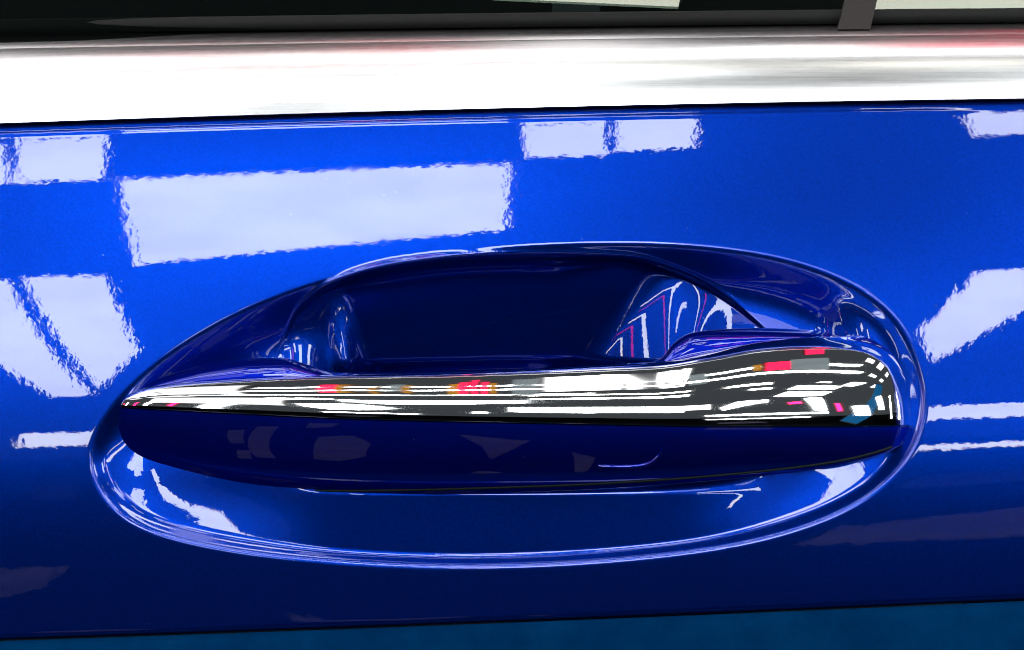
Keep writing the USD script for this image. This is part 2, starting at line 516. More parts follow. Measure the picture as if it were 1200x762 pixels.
def straight(g):
    """x of the points of every section so that a section seen from the front stands upright"""
    dist = (g - CAM) @ FWD
    return ((PXS - 600) / 1200 * APER / FOCAL)[:, None] * dist


def section_world():
    px = PXS
    yf = cF(px)
    zT, zB, zL = at(px, cT(px), yf + .007)[:, 2], at(px, cB(px), yf)[:, 2], at(px, cL(px) + 6.5, yf + .010)[:, 2]
    xw = at(px, 480, yf)[:, 0]
    return xw, yf, zT, zB, zL


xw, yf, zT, zB, zL = section_world()
thT = np.radians(np.interp(PXS, [127, 200, 400, 700, 850, 1000, 1066], [58, 62, 62, 64, 66, 64, 62]))
thB = np.radians(-4.0)
hC = zT - zB
nC = 72
kk = np.linspace(0, 1, nC)
TH = thB + (thT - thB)[:, None] * kk[None, :]
TN = np.tan(TH)
YC = np.concatenate([np.zeros((ns, 1)), np.cumsum((TN[:, 1:] + TN[:, :-1]) / 2 / (nC - 1), 1)], 1) * hC[:, None]
CH = np.stack([np.repeat(xw[:, None], nC, 1), yf[:, None] + YC, zB[:, None] + hC[:, None] * kk[None, :]], -1)
CH[..., 0] = straight(CH)
# back edges of the strip fold inwards so that it has thickness
topf = CH[:, -1:] + np.array([0, .0012, .0004])
topg = CH[:, -1:] + np.array([0, .0030, -.0006])
botf = CH[:, :1] + np.array([0, .0006, -.0003])
botg = CH[:, :1] + np.array([0, .0030, .0000])
nb = grid_normals(CH)
nb *= np.where(nb[:, nC // 2:nC // 2 + 1, 1:2] > 0, -1, 1)
CHF = np.concatenate([botg, botf, CH, topf, topg], 1)
NC = np.concatenate([np.broadcast_to([0, 0, -1.0], botg.shape), np.broadcast_to([0, -.6, -.8], botg.shape), nb,
                     np.broadcast_to([0, 0, 1.0], botg.shape), np.broadcast_to([0, .3, .95], botg.shape)], 1)


def capped(grid, nrm, name, mat, parent):
    nu, nv = grid.shape[:2]
    v, n = grid.reshape(-1, 3), nrm.reshape(-1, 3)
    f = grid_faces(nu, nv)
    tri = np.vstack([f[:, [0, 1, 2]], f[:, [0, 2, 3]]])
    extra_v, extra_n, extra_f = [], [], []
    k = len(v)
    for row, sgn in ((0, -1.0), (nu - 1, 1.0)):
        idx = np.arange(nv) + k
        extra_v.append(grid[row]); extra_n.append(np.broadcast_to([sgn, 0, 0], (nv, 3)))
        extra_v.append(grid[row].mean(0)[None]); extra_n.append(np.array([[sgn, 0, 0]]))
        c = k + nv
        extra_f.append(np.stack([np.full(nv - 1, c), idx[:-1], idx[1:]], 1))
        k += nv + 1
    v = np.vstack([v] + extra_v); n = np.vstack([n] + extra_n); tri = np.vstack([tri] + extra_f)
    # winding to agree with the normals
    fn = np.cross(v[tri[:, 1]] - v[tri[:, 0]], v[tri[:, 2]] - v[tri[:, 0]])
    flip = (fn * n[tri].mean(1)).sum(1) < 0
    tri[flip] = tri[flip][:, ::-1]
    return raw_mesh(name, v, tri, n, mat, parent)


# painted body of the handle: lower face, underside, back, top
IN = .0006
thS, thE = np.radians(-6.0), np.radians(np.interp(PXS, [127, 200, 600, 900, 1000, 1066], [-50, -62, -62, -56, -40, -25]))
hB = np.maximum((zB - IN) - zL, .0004)
RB = hB / (np.sin(thS) - np.sin(thE))
nB = 44
TB = thS + (thE - thS)[:, None] * np.linspace(0, 1, nB)[None, :]
yS = yf + IN
LOW = np.stack([np.repeat(xw[:, None], nB, 1), yS[:, None] + RB[:, None] * (np.cos(thS) - np.cos(TB)), (zB - IN)[:, None] + RB[:, None] * (np.sin(TB) - np.sin(thS))], -1)
LOW[..., 0] = straight(LOW)
yE = LOW[:, -1, 1]
zE = LOW[:, -1, 2]
thick = np.interp(PXS, [127, 200, 300, 360, 420, 740, 800, 900, 1066], [.012, .016, .018, .014, .004, .004, .012, .016, .016])
yBk = np.maximum(yE + .002, CH[:, -1, 1] + thick)
zU = at(PXS, cU(PXS), CH[:, -1, 1] + .5 * thick)[:, 2]
zU = np.maximum(zU, zT - .0005)
aa = np.radians(np.linspace(0, 90, 10))
UND = np.stack([np.stack([xw, yE + (.0018) * np.sin(a), zE - .0006 * np.sin(2 * a) + .0012 * (1 - np.cos(a)) + 0 * xw], -1) for a in aa[1:]], 1)
BK0 = np.stack([xw, yBk, zE + .3 * (zT - zE)], -1)[:, None]
yTt, zTt = CH[:, -1, 1] + .0006, zT - IN
UPP = []
for a in np.radians(np.linspace(180, 0, 26)):
    c = np.cos(a)
    yy = np.where(c < 0, yTt + .5 * thick * (1 + c), yTt + .5 * thick + (yBk - yTt - .5 * thick) * c)
    UPP.append(np.stack([xw, yy, zTt + (zU - zTt) * np.sin(a) ** .75], -1))
UPP = np.stack(UPP[::-1], 1)
FRT = np.stack([xw, yTt + .0012, .5 * (zTt + zB)], -1)[:, None]
BODY = np.concatenate([LOW, UND, BK0, UPP, FRT], 1)
BODY[..., 0] = straight(BODY)
nrmB = grid_normals(BODY)
ctr = BODY.mean(1, keepdims=True)
if ((BODY - ctr) * nrmB).sum(-1).mean() < 0:
    nrmB = -nrmB
handle = capped(BODY, nrmB, "door_handle", PAINT_H, car)
chrome = capped(CHF, NC, "chrome_strip", CHROME, handle)

# dark seam along the handle's lower edge, and the notch of the lock cover
ks = 37
g = LOW[:, ks] + np.array([0, -.00005, 0])
sel = (PXS > 140) & (PXS < 1045)
obj("seam_gasket", tube(g[sel][::4], .00042, 8), GASKET, handle, smooth=60)


def on_low(px, py):
    """point of the handle's lower face at a photo pixel"""
    i = np.argmin(abs(PXS - px))
    P = LOW[i]
    d = P - CAM
    sy = 381 - (d @ UPV) / (d @ FWD) * 1200 * FOCAL / APER
    o = np.argsort(sy)
    return np.array([np.interp(py, sy[o], P[o, c]) for c in range(3)])


notch = np.array([on_low(a, b) for a, b in ((702, 546), (715, 547), (735, 547), (755, 545), (766, 541), (772, 535), (776, 527))]) + np.array([0, -.0001, 0])
ncs = CubicSpline(np.arange(7), notch)(np.linspace(0, 6, 60))
obj("lock_cover_edge", tube(ncs, np.interp(np.linspace(0, 1, 60), [0, .15, .8, 1], [.0003, .0006, .0006, .00025]), 10), PAINT_H, handle, smooth=60)

# ------------------------------------------------------------------ ground of the hall
fl = raw_mesh("ground", [(-30, -30, -.95), (30, -30, -.95), (30, 30, -.95), (-30, 30, -.95)], [(0, 1, 2, 3)], None, FLOORM)
tag(fl, kind="structure")

# ------------------------------------------------------------------ lamps of the hall, which the paint and the chrome mirror
LAMPS = []
LAMPS.append(('ceiling_light', 'white', [(-1.387, -1.753, 2.0), (-1.245, -1.725, 2.0), (-1.33, -2.039, 2.0), (-1.495, -2.058, 2.0)], 'square ceiling panel mirrored at the left edge of the paint', 'lamp', 'ceiling panels mirrored in the car'))
LAMPS.append(('ceiling_light', 'white', [(-1.214, -1.714, 2.0), (-0.997, -1.714, 2.0), (-1.092, -2.058, 2.0), (-1.32, -2.06, 2.0)], 'small ceiling panel mirrored in the upper left paint', 'lamp', 'ceiling panels mirrored in the car'))
LAMPS.append(('ceiling_light', 'white', [(-1.054, -2.081, 2.0), (-0.064, -2.029, 2.0), (-0.084, -2.761, 2.0), (-1.286, -3.164, 2.0)], 'largest ceiling panel, mirrored above the handle recess', 'lamp', 'ceiling panels mirrored in the car'))
LAMPS.append(('ceiling_light', 'white', [(-0.031, -1.739, 2.0), (0.161, -1.727, 2.0), (0.171, -1.987, 2.0), (-0.024, -1.995, 2.0)], 'left one of two small ceiling panels mirrored under the trim', 'lamp', 'ceiling panels mirrored in the car'))
LAMPS.append(('ceiling_light', 'white', [(0.184, -1.723, 2.0), (0.376, -1.717, 2.0), (0.386, -1.952, 2.0), (0.195, -1.974, 2.0)], 'right one of two small ceiling panels mirrored under the trim', 'lamp', 'ceiling panels mirrored in the car'))
LAMPS.append(('ceiling_light', 'white', [(0.996, -1.738, 2.0), (1.174, -1.719, 2.0), (1.225, -1.886, 2.0), (1.059, -1.904, 2.0)], 'ceiling panel mirrored in the upper right paint', 'lamp', 'ceiling panels mirrored in the car'))
LAMPS.append(('wall_light', 'white', [(-1.718, -3.069, 1.831), (-1.651, -3.098, 1.853), (-1.259, -3.269, 0.629), (-1.362, -3.224, 0.601), (-1.563, -3.136, 1.024), (-1.609, -3.116, 1.208)], 'slanted wall light mirrored at the far left of the paint', 'lamp', 'slanted wall lights'))
LAMPS.append(('wall_light', 'white', [(-1.623, -3.127, 1.899), (-1.383, -3.218, 1.942), (-1.179, -3.296, 1.134), (-1.243, -3.272, 0.694)], 'slanted wall light mirrored left of the handle recess', 'lamp', 'slanted wall lights'))
LAMPS.append(('wall_light', 'white', [(1.199, -3.289, 0.776), (1.182, -3.295, 1.142), (1.405, -3.209, 1.765), (1.604, -3.132, 1.749), (1.564, -3.147, 1.462), (1.353, -3.229, 1.13)], 'angled wall light mirrored right of the handle recess', 'lamp', 'slanted wall lights'))
LAMPS.append(('light_strip', 'white', [(-1.45, -3.3, 0.025), (-1.02, -3.3, 0.038), (-1.02, -3.3, 0.208), (-1.45, -3.3, 0.195)], 'short light strip mirrored at the left of the recess', 'lamp', 'long light strips'))
LAMPS.append(('light_strip', 'white', [(0.92, -3.3, 0.093), (3.2, -3.3, 0.158), (3.2, -3.3, 0.328), (0.92, -3.3, 0.263)], 'broad upper light strip mirrored right of the recess', 'lamp', 'long light strips'))
LAMPS.append(('light_strip', 'white', [(0.94, -3.3, -0.317), (2.6, -3.3, -0.212), (2.6, -3.3, -0.142), (0.94, -3.3, -0.247)], 'thin lower light strip mirrored right of the recess', 'lamp', 'long light strips'))
LAMPS.append(('ceiling_light', 'warm', [(-0.045, -1.272, 2.0), (0.333, -1.272, 2.0), (0.326, -1.391, 2.0), (-0.036, -1.371, 2.0)], 'ceiling panel mirrored in the middle of the side window', 'lamp', 'ceiling panels mirrored in the car'))
LAMPS.append(('ceiling_light', 'warm', [(0.67, -1.253, 2.0), (1.005, -1.253, 2.0), (1.049, -1.41, 2.0), (0.7, -1.414, 2.0)], 'ceiling panel mirrored in the right end of the side window', 'lamp', 'ceiling panels mirrored in the car'))
LAMPS.append(('tube_light', 'white', [(-2.6, -0.62, 2.0), (2.2, -0.62, 2.0), (2.2, -0.5, 2.0), (-2.6, -0.5, 2.0)], 'long tube light nearest to the car, mirrored along the trim', 'lamp', 'tube lights overhead'))
LAMPS.append(('tube_light', 'white', [(-1.9, -1.22, 2.0), (0.1, -1.22, 2.0), (0.1, -1.13, 2.0), (-1.9, -1.13, 2.0)], 'tube light mirrored as the thin upper streak in the chrome', 'lamp', 'tube lights overhead'))
LAMPS.append(('ceiling_light', 'soft', [(np.float64(1.7886112211144736), np.float64(-1.4047512588584592), 2.0), (np.float64(2.1222655105628725), np.float64(-1.4047512588584592), 2.0), (np.float64(2.1222655105628725), np.float64(-1.2838327952208795), 2.0), (np.float64(1.7886112211144736), np.float64(-1.2838327952208795), 2.0)], 'small ceiling panel, nearest row and lowest place, mirrored in the right end', 'lamp', 'panels mirrored in the right end'))
LAMPS.append(('ceiling_light', 'soft', [(np.float64(1.7214711663990059), np.float64(-0.6396197586028385), 2.0), (np.float64(2.0952973168754547), np.float64(-0.6396197586028385), 2.0), (np.float64(2.0952973168754547), np.float64(-0.4650944367711943), 2.0), (np.float64(1.7214711663990059), np.float64(-0.4650944367711943), 2.0)], 'small ceiling panel, nearest row and second lowest place, mirrored in the right end', 'lamp', 'panels mirrored in the right end'))
LAMPS.append(('ceiling_light', 'soft', [(np.float64(1.7743270548375312), np.float64(0.08044301594319767), 2.0), (np.float64(2.1287882801527), np.float64(0.08044301594319767), 2.0), (np.float64(2.1287882801527), np.float64(0.2954307047678413), 2.0), (np.float64(1.7743270548375312), np.float64(0.2954307047678413), 2.0)], 'small ceiling panel, nearest row and second highest place, mirrored in the right end', 'lamp', 'panels mirrored in the right end'))
LAMPS.append(('ceiling_light', 'soft', [(np.float64(1.6860992555458827), np.float64(0.7968305999862242), 2.0), (np.float64(2.177789343508866), np.float64(0.7968305999862242), 2.0), (np.float64(2.177789343508866), np.float64(0.9739451585304858), 2.0), (np.float64(1.6860992555458827), np.float64(0.9739451585304858), 2.0)], 'small ceiling panel, nearest row and highest place, mirrored in the right end', 'lamp', 'panels mirrored in the right end'))
LAMPS.append(('ceiling_light', 'soft', [(np.float64(2.593786573863247), np.float64(-1.5644614828476038), 2.0), (np.float64(3.0058052775530837), np.float64(-1.5644614828476038), 2.0), (np.float64(3.0058052775530837), np.float64(-1.1782296766310905), 2.0), (np.float64(2.593786573863247), np.float64(-1.1782296766310905), 2.0)], 'small ceiling panel, middle row and lowest place, mirrored in the right end', 'lamp', 'panels mirrored in the right end'))
LAMPS.append(('ceiling_light', 'soft', [(np.float64(2.5409729491129487), np.float64(-0.6668685166068493), 2.0), (np.float64(3.0085607358258333), np.float64(-0.6668685166068493), 2.0), (np.float64(3.0085607358258333), np.float64(-0.47332084890966136), 2.0), (np.float64(2.5409729491129487), np.float64(-0.47332084890966136), 2.0)], 'small ceiling panel, middle row and second lowest place, mirrored in the right end', 'lamp', 'panels mirrored in the right end'))
LAMPS.append(('ceiling_light', 'soft', [(np.float64(2.499573519757075), np.float64(4.5237869749165105e-05), 2.0), (np.float64(2.918723966791223), np.float64(4.5237869749165105e-05), 2.0), (np.float64(2.918723966791223), np.float64(0.39171645722184945), 2.0), (np.float64(2.499573519757075), np.float64(0.39171645722184945), 2.0)], 'small ceiling panel, middle row and second highest place, mirrored in the right end', 'lamp', 'panels mirrored in the right end'))
LAMPS.append(('ceiling_light', 'soft', [(np.float64(2.469987479964451), np.float64(0.7044174004422895), 2.0), (np.float64(2.864754229355643), np.float64(0.7044174004422895), 2.0), (np.float64(2.864754229355643), np.float64(1.0282341847930057), 2.0), (np.float64(2.469987479964451), np.float64(1.0282341847930057), 2.0)], 'small ceiling panel, middle row and highest place, mirrored in the right end', 'lamp', 'panels mirrored in the right end'))
LAMPS.append(('ceiling_light', 'soft', [(np.float64(3.6878214106848017), np.float64(-1.5464333219416824), 2.0), (np.float64(4.036403160129409), np.float64(-1.5464333219416824), 2.0), (np.float64(4.036403160129409), np.float64(-1.1140450609383865), 2.0), (np.float64(3.6878214106848017), np.float64(-1.1140450609383865), 2.0)], 'small ceiling panel, farthest row and lowest place, mirrored in the right end', 'lamp', 'panels mirrored in the right end'))
LAMPS.append(('ceiling_light', 'soft', [(np.float64(3.5983450569224953), np.float64(-0.7047922179049195), 2.0), (np.float64(4.055160172986706), np.float64(-0.7047922179049195), 2.0), (np.float64(4.055160172986706), np.float64(-0.456603994715601), 2.0), (np.float64(3.5983450569224953), np.float64(-0.456603994715601), 2.0)], 'small ceiling panel, farthest row and second lowest place, mirrored in the right end', 'lamp', 'panels mirrored in the right end'))
LAMPS.append(('ceiling_light', 'soft', [(np.float64(3.6385104089421123), np.float64(-0.061842298948292476), 2.0), (np.float64(4.0741260966183495), np.float64(-0.061842298948292476), 2.0), (np.float64(4.0741260966183495), np.float64(0.29198320254969634), 2.0), (np.float64(3.6385104089421123), np.float64(0.29198320254969634), 2.0)], 'small ceiling panel, farthest row and second highest place, mirrored in the right end', 'lamp', 'panels mirrored in the right end'))
LAMPS.append(('ceiling_light', 'soft', [(np.float64(3.5723630119803818), np.float64(0.6442703319711574), 2.0), (np.float64(3.9541459638892555), np.float64(0.6442703319711574), 2.0), (np.float64(3.9541459638892555), np.float64(1.0925014822652757), 2.0), (np.float64(3.5723630119803818), np.float64(1.0925014822652757), 2.0)], 'small ceiling panel, farthest row and highest place, mirrored in the right end', 'lamp', 'panels mirrored in the right end'))
LAMPS.append(('ceiling_light', 'mild', [(np.float64(-2.223155389673644), np.float64(-1.352105351372991), 2.0), (np.float64(-1.573541634761044), np.float64(-1.352105351372991), 2.0), (np.float64(-1.573541634761044), np.float64(-0.9916063925637458), 2.0), (np.float64(-2.223155389673644), np.float64(-0.9916063925637458), 2.0)], 'broad ceiling panel, near row and lowest place, mirrored in the left chrome tip', 'lamp', 'panels mirrored in the left tip'))
LAMPS.append(('ceiling_light', 'mild', [(np.float64(-2.2169885597519654), np.float64(-0.4359464392964112), 2.0), (np.float64(-1.5425658297571794), np.float64(-0.4359464392964112), 2.0), (np.float64(-1.5425658297571794), np.float64(-0.044812348486965296), 2.0), (np.float64(-2.2169885597519654), np.float64(-0.044812348486965296), 2.0)], 'broad ceiling panel, near row and middle place, mirrored in the left chrome tip', 'lamp', 'panels mirrored in the left tip'))
LAMPS.append(('ceiling_light', 'mild', [(np.float64(-2.3247752373641863), np.float64(0.5944879335422512), 2.0), (np.float64(-1.5803912562176337), np.float64(0.5944879335422512), 2.0), (np.float64(-1.5803912562176337), np.float64(0.9858919765845467), 2.0), (np.float64(-2.3247752373641863), np.float64(0.9858919765845467), 2.0)], 'broad ceiling panel, near row and highest place, mirrored in the left chrome tip', 'lamp', 'panels mirrored in the left tip'))
LAMPS.append(('ceiling_light', 'mild', [(np.float64(-3.4000614518936008), np.float64(-1.3193608823298524), 2.0), (np.float64(-2.558804213996255), np.float64(-1.3193608823298524), 2.0), (np.float64(-2.558804213996255), np.float64(-0.9209978979479729), 2.0), (np.float64(-3.4000614518936008), np.float64(-0.9209978979479729), 2.0)], 'broad ceiling panel, far row and lowest place, mirrored in the left chrome tip', 'lamp', 'panels mirrored in the left tip'))
LAMPS.append(('ceiling_light', 'mild', [(np.float64(-3.4385284160541927), np.float64(-0.5785056820261437), 2.0), (np.float64(-2.588590412772992), np.float64(-0.5785056820261437), 2.0), (np.float64(-2.588590412772992), np.float64(-0.021562217260676003), 2.0), (np.float64(-3.4385284160541927), np.float64(-0.021562217260676003), 2.0)], 'broad ceiling panel, far row and middle place, mirrored in the left chrome tip', 'lamp', 'panels mirrored in the left tip'))
LAMPS.append(('ceiling_light', 'mild', [(np.float64(-3.324713236563345), np.float64(0.4466952537323304), 2.0), (np.float64(-2.5664715170334693), np.float64(0.4466952537323304), 2.0), (np.float64(-2.5664715170334693), np.float64(0.9157440301021309), 2.0), (np.float64(-3.324713236563345), np.float64(0.9157440301021309), 2.0)], 'broad ceiling panel, far row and highest place, mirrored in the left chrome tip', 'lamp', 'panels mirrored in the left tip'))
LAMPS.append(('wall_light', 'white', [(-0.567, -3.353, 0.387), (-0.426, -3.374, 0.387), (-0.426, -3.374, 0.692), (-0.567, -3.353, 0.692)], 'square wall light in front, a little left of the handle', 'lamp', None))
LAMPS.append(('wall_light', 'white', [(-0.089, -3.401, 0.63), (0.148, -3.399, 0.63), (0.148, -3.399, 0.943), (-0.089, -3.401, 0.943)], 'square wall light straight in front of the handle', 'lamp', None))
LAMPS.append(('wall_light', 'white', [(-1.999, -2.751, -0.119), (-1.921, -2.806, -0.119), (-1.921, -2.806, 1.237), (-1.999, -2.751, 1.237)], 'upright wall light in front, to the left of the car', 'lamp', 'upright lights at the sides'))
LAMPS.append(('wall_light', 'white', [(-2.605, -2.186, 0.0), (-2.527, -2.275, 0.0), (-2.527, -2.275, 1.514), (-2.605, -2.186, 1.514)], 'broad upright wall light to the left of the car', 'lamp', 'upright lights at the sides'))
LAMPS.append(('wall_light', 'white', [(-3.082, -1.437, -0.238), (-3.04, -1.523, -0.238), (-3.04, -1.523, 0.848), (-3.082, -1.437, 0.848)], 'narrow upright wall light to the left of the car', 'lamp', 'upright lights at the sides'))
LAMPS.append(('wall_light', 'white', [(-3.359, -0.532, 0.119), (-3.327, -0.707, 0.119), (-3.327, -0.707, 1.105), (-3.359, -0.532, 1.105)], 'upright wall light beside the car on the left', 'lamp', 'upright lights at the sides'))
LAMPS.append(('wall_light', 'white', [(2.187, -2.606, 0.357), (2.363, -2.447, 0.357), (2.363, -2.447, 1.514), (2.187, -2.606, 1.514)], 'upright wall light in front, to the right of the car', 'lamp', 'upright lights at the sides'))
LAMPS.append(('wall_light', 'white', [(2.787, -1.951, -0.119), (2.916, -1.752, -0.119), (2.916, -1.752, 0.539), (2.787, -1.951, 0.539)], 'small wall light to the right of the car', 'lamp', 'upright lights at the sides'))
LAMPS.append(('wall_light', 'white', [(3.11, -1.385, 0.178), (3.238, -1.052, 0.178), (3.238, -1.052, 0.975), (3.11, -1.385, 0.975)], 'square wall light to the right of the car', 'lamp', 'upright lights at the sides'))
LAMPS.append(('wall_light', 'white', [(3.369, -0.473, -0.357), (3.394, -0.237, -0.357), (3.394, -0.237, 0.723), (3.369, -0.473, 0.723)], 'narrow upright wall light beside the car on the right', 'lamp', 'upright lights at the sides'))
LAMPS.append(('wall_light', 'white', [(3.386, 0.356, 0.0), (3.33, 0.708, 0.0), (3.33, 0.708, 0.478), (3.386, 0.356, 0.478)], 'small wall light beside the car on the right', 'lamp', 'upright lights at the sides'))
LAMPS.append(('red_light', 'signal', [(-2.275, -2.527, 0.119), (-2.231, -2.566, 0.119), (-2.231, -2.566, 0.975), (-2.275, -2.527, 0.975)], 'upright red light in front, to the left of the car', 'lamp', 'red signal lights at the sides'))
LAMPS.append(('red_light', 'signal', [(-2.852, -1.852, -0.238), (-2.802, -1.926, -0.238), (-2.802, -1.926, 1.105), (-2.852, -1.852, 1.105)], 'upright red light to the left of the car', 'lamp', 'red signal lights at the sides'))
LAMPS.append(('red_light', 'signal', [(-3.195, -1.163, 0.0), (-3.174, -1.218, 0.0), (-3.174, -1.218, 0.723), (-3.195, -1.163, 0.723)], 'narrow red light to the left of the car', 'lamp', 'red signal lights at the sides'))
LAMPS.append(('red_light', 'signal', [(2.566, -2.231, 0.238), (2.643, -2.14, 0.238), (2.643, -2.14, 0.848), (2.566, -2.231, 0.848)], 'upright red light to the right of the car', 'lamp', 'red signal lights at the sides'))
LAMPS.append(('red_light', 'signal', [(1.902, -2.82, 1.039), (2.095, -2.681, 1.039), (2.095, -2.681, 1.237), (1.902, -2.82, 1.237)], 'small red light in front, to the right of the car', 'lamp', 'red signal lights at the sides'))
LAMPS.append(('red_lamp', 'red', [(-0.271, 0.236, 2.0), (-0.239, 0.238, 2.0), (-0.355, -1.101, 2.0), (-0.397, -1.066, 2.0)], 'left red bar of the three mirrored in the middle of the chrome', 'lamp', 'red lamps mirrored in the chrome'))
LAMPS.append(('red_lamp', 'red', [(-0.219, 0.453, 2.0), (-0.196, 0.462, 2.0), (-0.295, -1.081, 2.0), (-0.33, -1.066, 2.0)], 'middle red bar of the three mirrored in the middle of the chrome', 'lamp', 'red lamps mirrored in the chrome'))
LAMPS.append(('red_lamp', 'red', [(-0.191, 0.24, 2.0), (-0.166, 0.238, 2.0), (-0.237, -1.089, 2.0), (-0.275, -1.074, 2.0)], 'right red bar of the three mirrored in the middle of the chrome', 'lamp', 'red lamps mirrored in the chrome'))
LAMPS.append(('red_lamp', 'red', [(-0.65, 0.124, 2.0), (-0.577, 0.106, 2.0), (-0.737, -0.856, 2.0), (-0.83, -0.843, 2.0)], 'red lamp mirrored in the left part of the chrome', 'lamp', 'red lamps mirrored in the chrome'))
LAMPS.append(('red_lamp', 'red', [(0.581, 0.063, 2.0), (0.812, 0.063, 2.0), (0.945, -0.393, 2.0), (0.672, -0.4, 2.0)], 'red lamp mirrored in the thick right part of the chrome', 'lamp', 'red lamps mirrored in the chrome'))
LAMPS.append(('red_lamp', 'red', [(0.834, 0.673, 2.0), (0.977, 0.678, 2.0), (1.036, 0.393, 2.0), (0.885, 0.384, 2.0)], 'small red lamp mirrored at the upper edge of the chrome', 'lamp', 'red lamps mirrored in the chrome'))
LAMPS.append(('white_panel', 'soft', [(-0.007, 0.486, 2.0), (0.142, 0.48, 2.0), (0.16, -0.833, 2.0), (-0.001, -0.866, 2.0)], 'left of two white panels mirrored side by side in the chrome', 'lamp', 'white panels mirrored in the chrome'))
LAMPS.append(('white_panel', 'soft', [(0.156, 0.49, 2.0), (0.102, 0.556, 2.0), (0.198, -0.83, 2.0), (0.178, -0.83, 2.0)], 'right of two white panels mirrored side by side in the chrome', 'lamp', 'white panels mirrored in the chrome'))
LAMPS.append(('white_panel', 'white', [(-0.165, -3.509, 1.706), (0.487, -3.483, 1.722), (0.48, -3.484, 0.759), (-0.16, -3.509, 0.76)], 'wide white panel mirrored low in the middle of the chrome', 'lamp', 'white panels mirrored in the chrome'))
LAMPS.append(('white_panel', 'soft', [(0.404, -3.488, 1.706), (1.061, -3.358, 1.68), (1.032, -3.364, 0.996), (0.386, -3.492, 1.011)], 'slender white panel mirrored right of the middle of the chrome', 'lamp', 'white panels mirrored in the chrome'))
LAMPS.append(('white_panel', 'mild', [(-2.77, 1.45, 2.0), (-0.892, 0.28, 2.0), (-1.213, -0.983, 2.0), (-3.856, 0.277, 2.0)], 'bright panel mirrored along the left tip of the chrome', 'lamp', 'white panels mirrored in the chrome'))
LAMPS.append(('white_panel', 'mild', [(-2.339, -1.52, 2.0), (-1.331, -1.878, 2.0), (-3.011, -5.452, 2.0), (-5.193, -4.684, 2.0)], 'lower bright panel mirrored near the left tip of the chrome', 'lamp', 'white panels mirrored in the chrome'))
LAMPS.append(('amber_lamp', 'amber', [(-0.32, 0.097, 2.0), (-0.28, 0.1, 2.0), (-0.397, -1.067, 2.0), (-0.458, -1.069, 2.0)], 'amber lamp left of the red lamp in the middle of the chrome', 'lamp', 'amber lamps mirrored in the chrome'))
LAMPS.append(('amber_lamp', 'amber', [(-0.157, 0.105, 2.0), (-0.128, 0.109, 2.0), (-0.168, -0.971, 2.0), (-0.209, -0.973, 2.0)], 'amber lamp right of the red lamp in the middle of the chrome', 'lamp', 'amber lamps mirrored in the chrome'))
LAMPS.append(('amber_lamp', 'amber', [(-0.518, -0.083, 2.0), (-0.506, -0.08, 2.0), (-0.666, -0.978, 2.0), (-0.678, -0.978, 2.0)], 'left of two small amber lamps mirrored in the chrome', 'lamp', 'amber lamps mirrored in the chrome'))
LAMPS.append(('amber_lamp', 'amber', [(-0.444, 0.009, 2.0), (-0.425, 0.016, 2.0), (-0.556, -0.865, 2.0), (-0.579, -0.857, 2.0)], 'right of two small amber lamps mirrored in the chrome', 'lamp', 'amber lamps mirrored in the chrome'))
LAMPS.append(('amber_lamp', 'amber', [(-0.572, 0.09, 2.0), (-0.539, 0.116, 2.0), (-0.693, -0.853, 2.0), (-0.735, -0.886, 2.0)], 'amber lamp beside the red lamp mirrored left in the chrome', 'lamp', 'amber lamps mirrored in the chrome'))
LAMPS.append(('amber_lamp', 'amber', [(0.516, 0.002, 2.0), (0.585, -0.002, 2.0), (0.657, -0.36, 2.0), (0.591, -0.357, 2.0)], 'amber lamp beside the red lamp mirrored right in the chrome', 'lamp', 'amber lamps mirrored in the chrome'))
LAMPS.append(('frosted_panel', 'grey', [(-0.475, 0.081, 2.0), (-0.438, 0.112, 2.0), (-0.545, -0.641, 2.0), (-0.589, -0.672, 2.0)], 'dim frosted panel between two amber lamps', 'lamp', 'dim frosted panels'))
LAMPS.append(('frosted_panel', 'grey', [(-0.058, 0.387, 2.0), (-0.019, 0.397, 2.0), (-0.017, -1.217, 2.0), (-0.072, -1.224, 2.0)], 'dim frosted panel left of the two white panels', 'lamp', 'dim frosted panels'))
LAMPS.append(('frosted_panel', 'grey', [(0.171, -0.018, 2.0), (0.314, -0.012, 2.0), (0.442, -0.809, 2.0), (0.254, -0.821, 2.0)], 'dim frosted panel right of the two white panels', 'lamp', 'dim frosted panels'))
LAMPS.append(('frosted_panel', 'grey', [(0.829, 0.14, 2.0), (1.21, 0.201, 2.0), (1.496, -0.439, 2.0), (1.018, -0.494, 2.0)], 'dim frosted panel mirrored in the thick part of the chrome', 'lamp', 'dim frosted panels'))
LAMPS.append(('blue_strip', 'blue', [(2.727, -2.304, -0.49), (2.894, -2.001, -0.057), (3.047, -1.722, 0.826), (3.438, -1.013, 1.948), (3.608, -0.705, 1.653), (3.199, -1.447, 0.546), (2.958, -1.884, -0.326), (2.899, -1.99, -0.741)], 'curved blue glowing strip mirrored in the right end of the chrome', 'lamp', None))
LAMPS.append(('tube_light', 'white', [(-2.0, -0.24, 2.2), (2.0, -0.24, 2.2), (2.0, -0.12, 2.2), (-2.0, -0.12, 2.2)], 'tube light straight above the door', 'lamp', 'tube lights overhead'))
LAMPS.append(('ceiling_light', 'white', [(1.6, -1.98, 2.0), (2.7, -1.98, 2.0), (2.7, -1.6, 2.0), (1.6, -1.6, 2.0)], 'ceiling panel far to the right, next in the row above the door', 'lamp', 'ceiling panels mirrored in the car'))
LAMPS.append(('ceiling_light', 'white', [(1.75, -3.0, 2.0), (2.9, -3.0, 2.0), (2.9, -2.3, 2.0), (1.75, -2.3, 2.0)], 'larger ceiling panel far to the right of the door', 'lamp', 'ceiling panels mirrored in the car'))
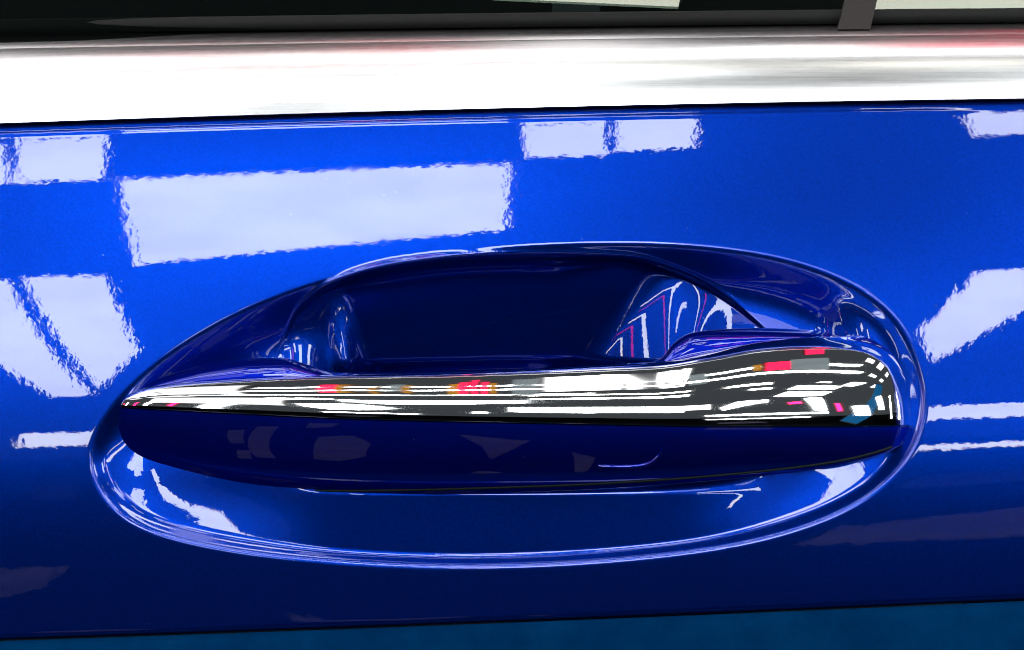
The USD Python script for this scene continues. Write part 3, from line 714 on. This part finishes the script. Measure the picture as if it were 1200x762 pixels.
FLOOR = [([(-0.926, -1.098, -0.948), (-0.933, -1.196, -0.948), (-0.677, -0.677, -0.948), (-0.696, -0.649, -0.948)], 'small square paper sheet'), ([(-0.998, -1.397, -0.948), (-0.95, -1.457, -0.948), (-0.478, -0.34, -0.948), (-0.519, -0.341, -0.948)], 'upright paper sheet'), ([(-0.611, -0.484, -0.948), (-0.588, -0.499, -0.948), (-0.513, -0.294, -0.948), (-0.535, -0.281, -0.948)], 'smallest square paper sheet'), ([(-0.617, -1.037, -0.948), (-0.557, -1.156, -0.948), (-0.438, -0.857, -0.948), (-0.337, -0.469, -0.948), (-0.334, -0.337, -0.948), (-0.401, -0.362, -0.948)], 'large crumpled paper sheet'), ([(-0.323, -1.329, -0.948), (-0.03, -1.076, -0.948), (-0.043, -0.668, -0.948), (-0.086, -0.409, -0.948), (-0.15, -0.796, -0.948)], 'pointed paper sheet'), ([(-0.107, 0.135, -0.948), (-0.086, -0.099, -0.948), (-0.039, -0.065, -0.948), (-0.023, 0.144, -0.948)], 'flat paper sheet near the sill'), ([(0.031, -0.623, -0.948), (0.062, -0.445, -0.948), (0.06, -0.059, -0.948), (0.047, 0.037, -0.948)], 'small slanted paper sheet'), ([(1.616, -4.744, -0.948), (2.623, -5.773, -0.948), (1.963, -4.175, -0.948), (1.299, -3.814, -0.948)], 'far pale floor lane'), ([(0.748, -2.346, -0.948), (1.395, -2.789, -0.948), (1.09, -2.018, -0.948), (0.563, -1.977, -0.948)], 'near pale floor lane'), ([(-0.996, -1.864, -0.948), (-0.837, -1.898, -0.948), (-0.778, -1.592, -0.948), (-0.835, -1.449, -0.948)], 'pale floor patch on the left'), ([(-3.284, -8.236, -0.948), (-3.165, -8.812, -0.948), (-1.739, -4.623, -0.948), (-1.913, -4.613, -0.948)], 'dull floor patch on the left')]
#LAMPS_HERE
PAPER = usdkit.material(stage, L + "pale_floor_paint", {
    "g": GEO, "n": ("noise_texture", {"scale": 9.0, "detail": 4.0}), "r": ("rgb_ramp", {"ramp": [(0.3, (0.05, 0.045, 0.08)), (0.7, (0.13, 0.11, 0.17))]}),
    "p": ("principled_bsdf", {"roughness": 0.8})}, [("g.position", "n.vector"), ("n.fac", "r.fac"), ("r.color", "p.base_color")], surface="p.BSDF")
for pts, label in FLOOR:
    p = np.array(pts); p[:, 2] = -.948
    pth = obj("floor_marking", plate(p, .002), PAPER)
    tag(pth, label + " mirrored dimly in the dark blue paint", "floor marking", "pale marks on the dark floor")
for li, (name, colour, pts, label, cat, group) in enumerate(LAMPS):
    p = np.array(pts, float)
    if np.ptp(p[:, 2]) < 1e-6:
        p[:, 2] += .013 * (li % 9)      # no two panels hang at the same height
    lp = thing(name, label, cat, group, p.mean(0))
    q_ = p - p.mean(0)
    n_ = np.cross(q_[1] - q_[0], q_[2] - q_[0]); n_ /= np.linalg.norm(n_)
    if n_ @ p.mean(0) < 0:
        n_ = -n_
    obj("diffuser", plate(q_, .004), LAMP[colour], lp)
    back = q_ * 1.04 + n_ * .008
    hb = plate(back, .05) if (np.cross(back[1] - back[0], back[2] - back[0]) @ n_) > 0 else plate(back[::-1], .05)
    obj("housing", hb, HOUSING, lp)
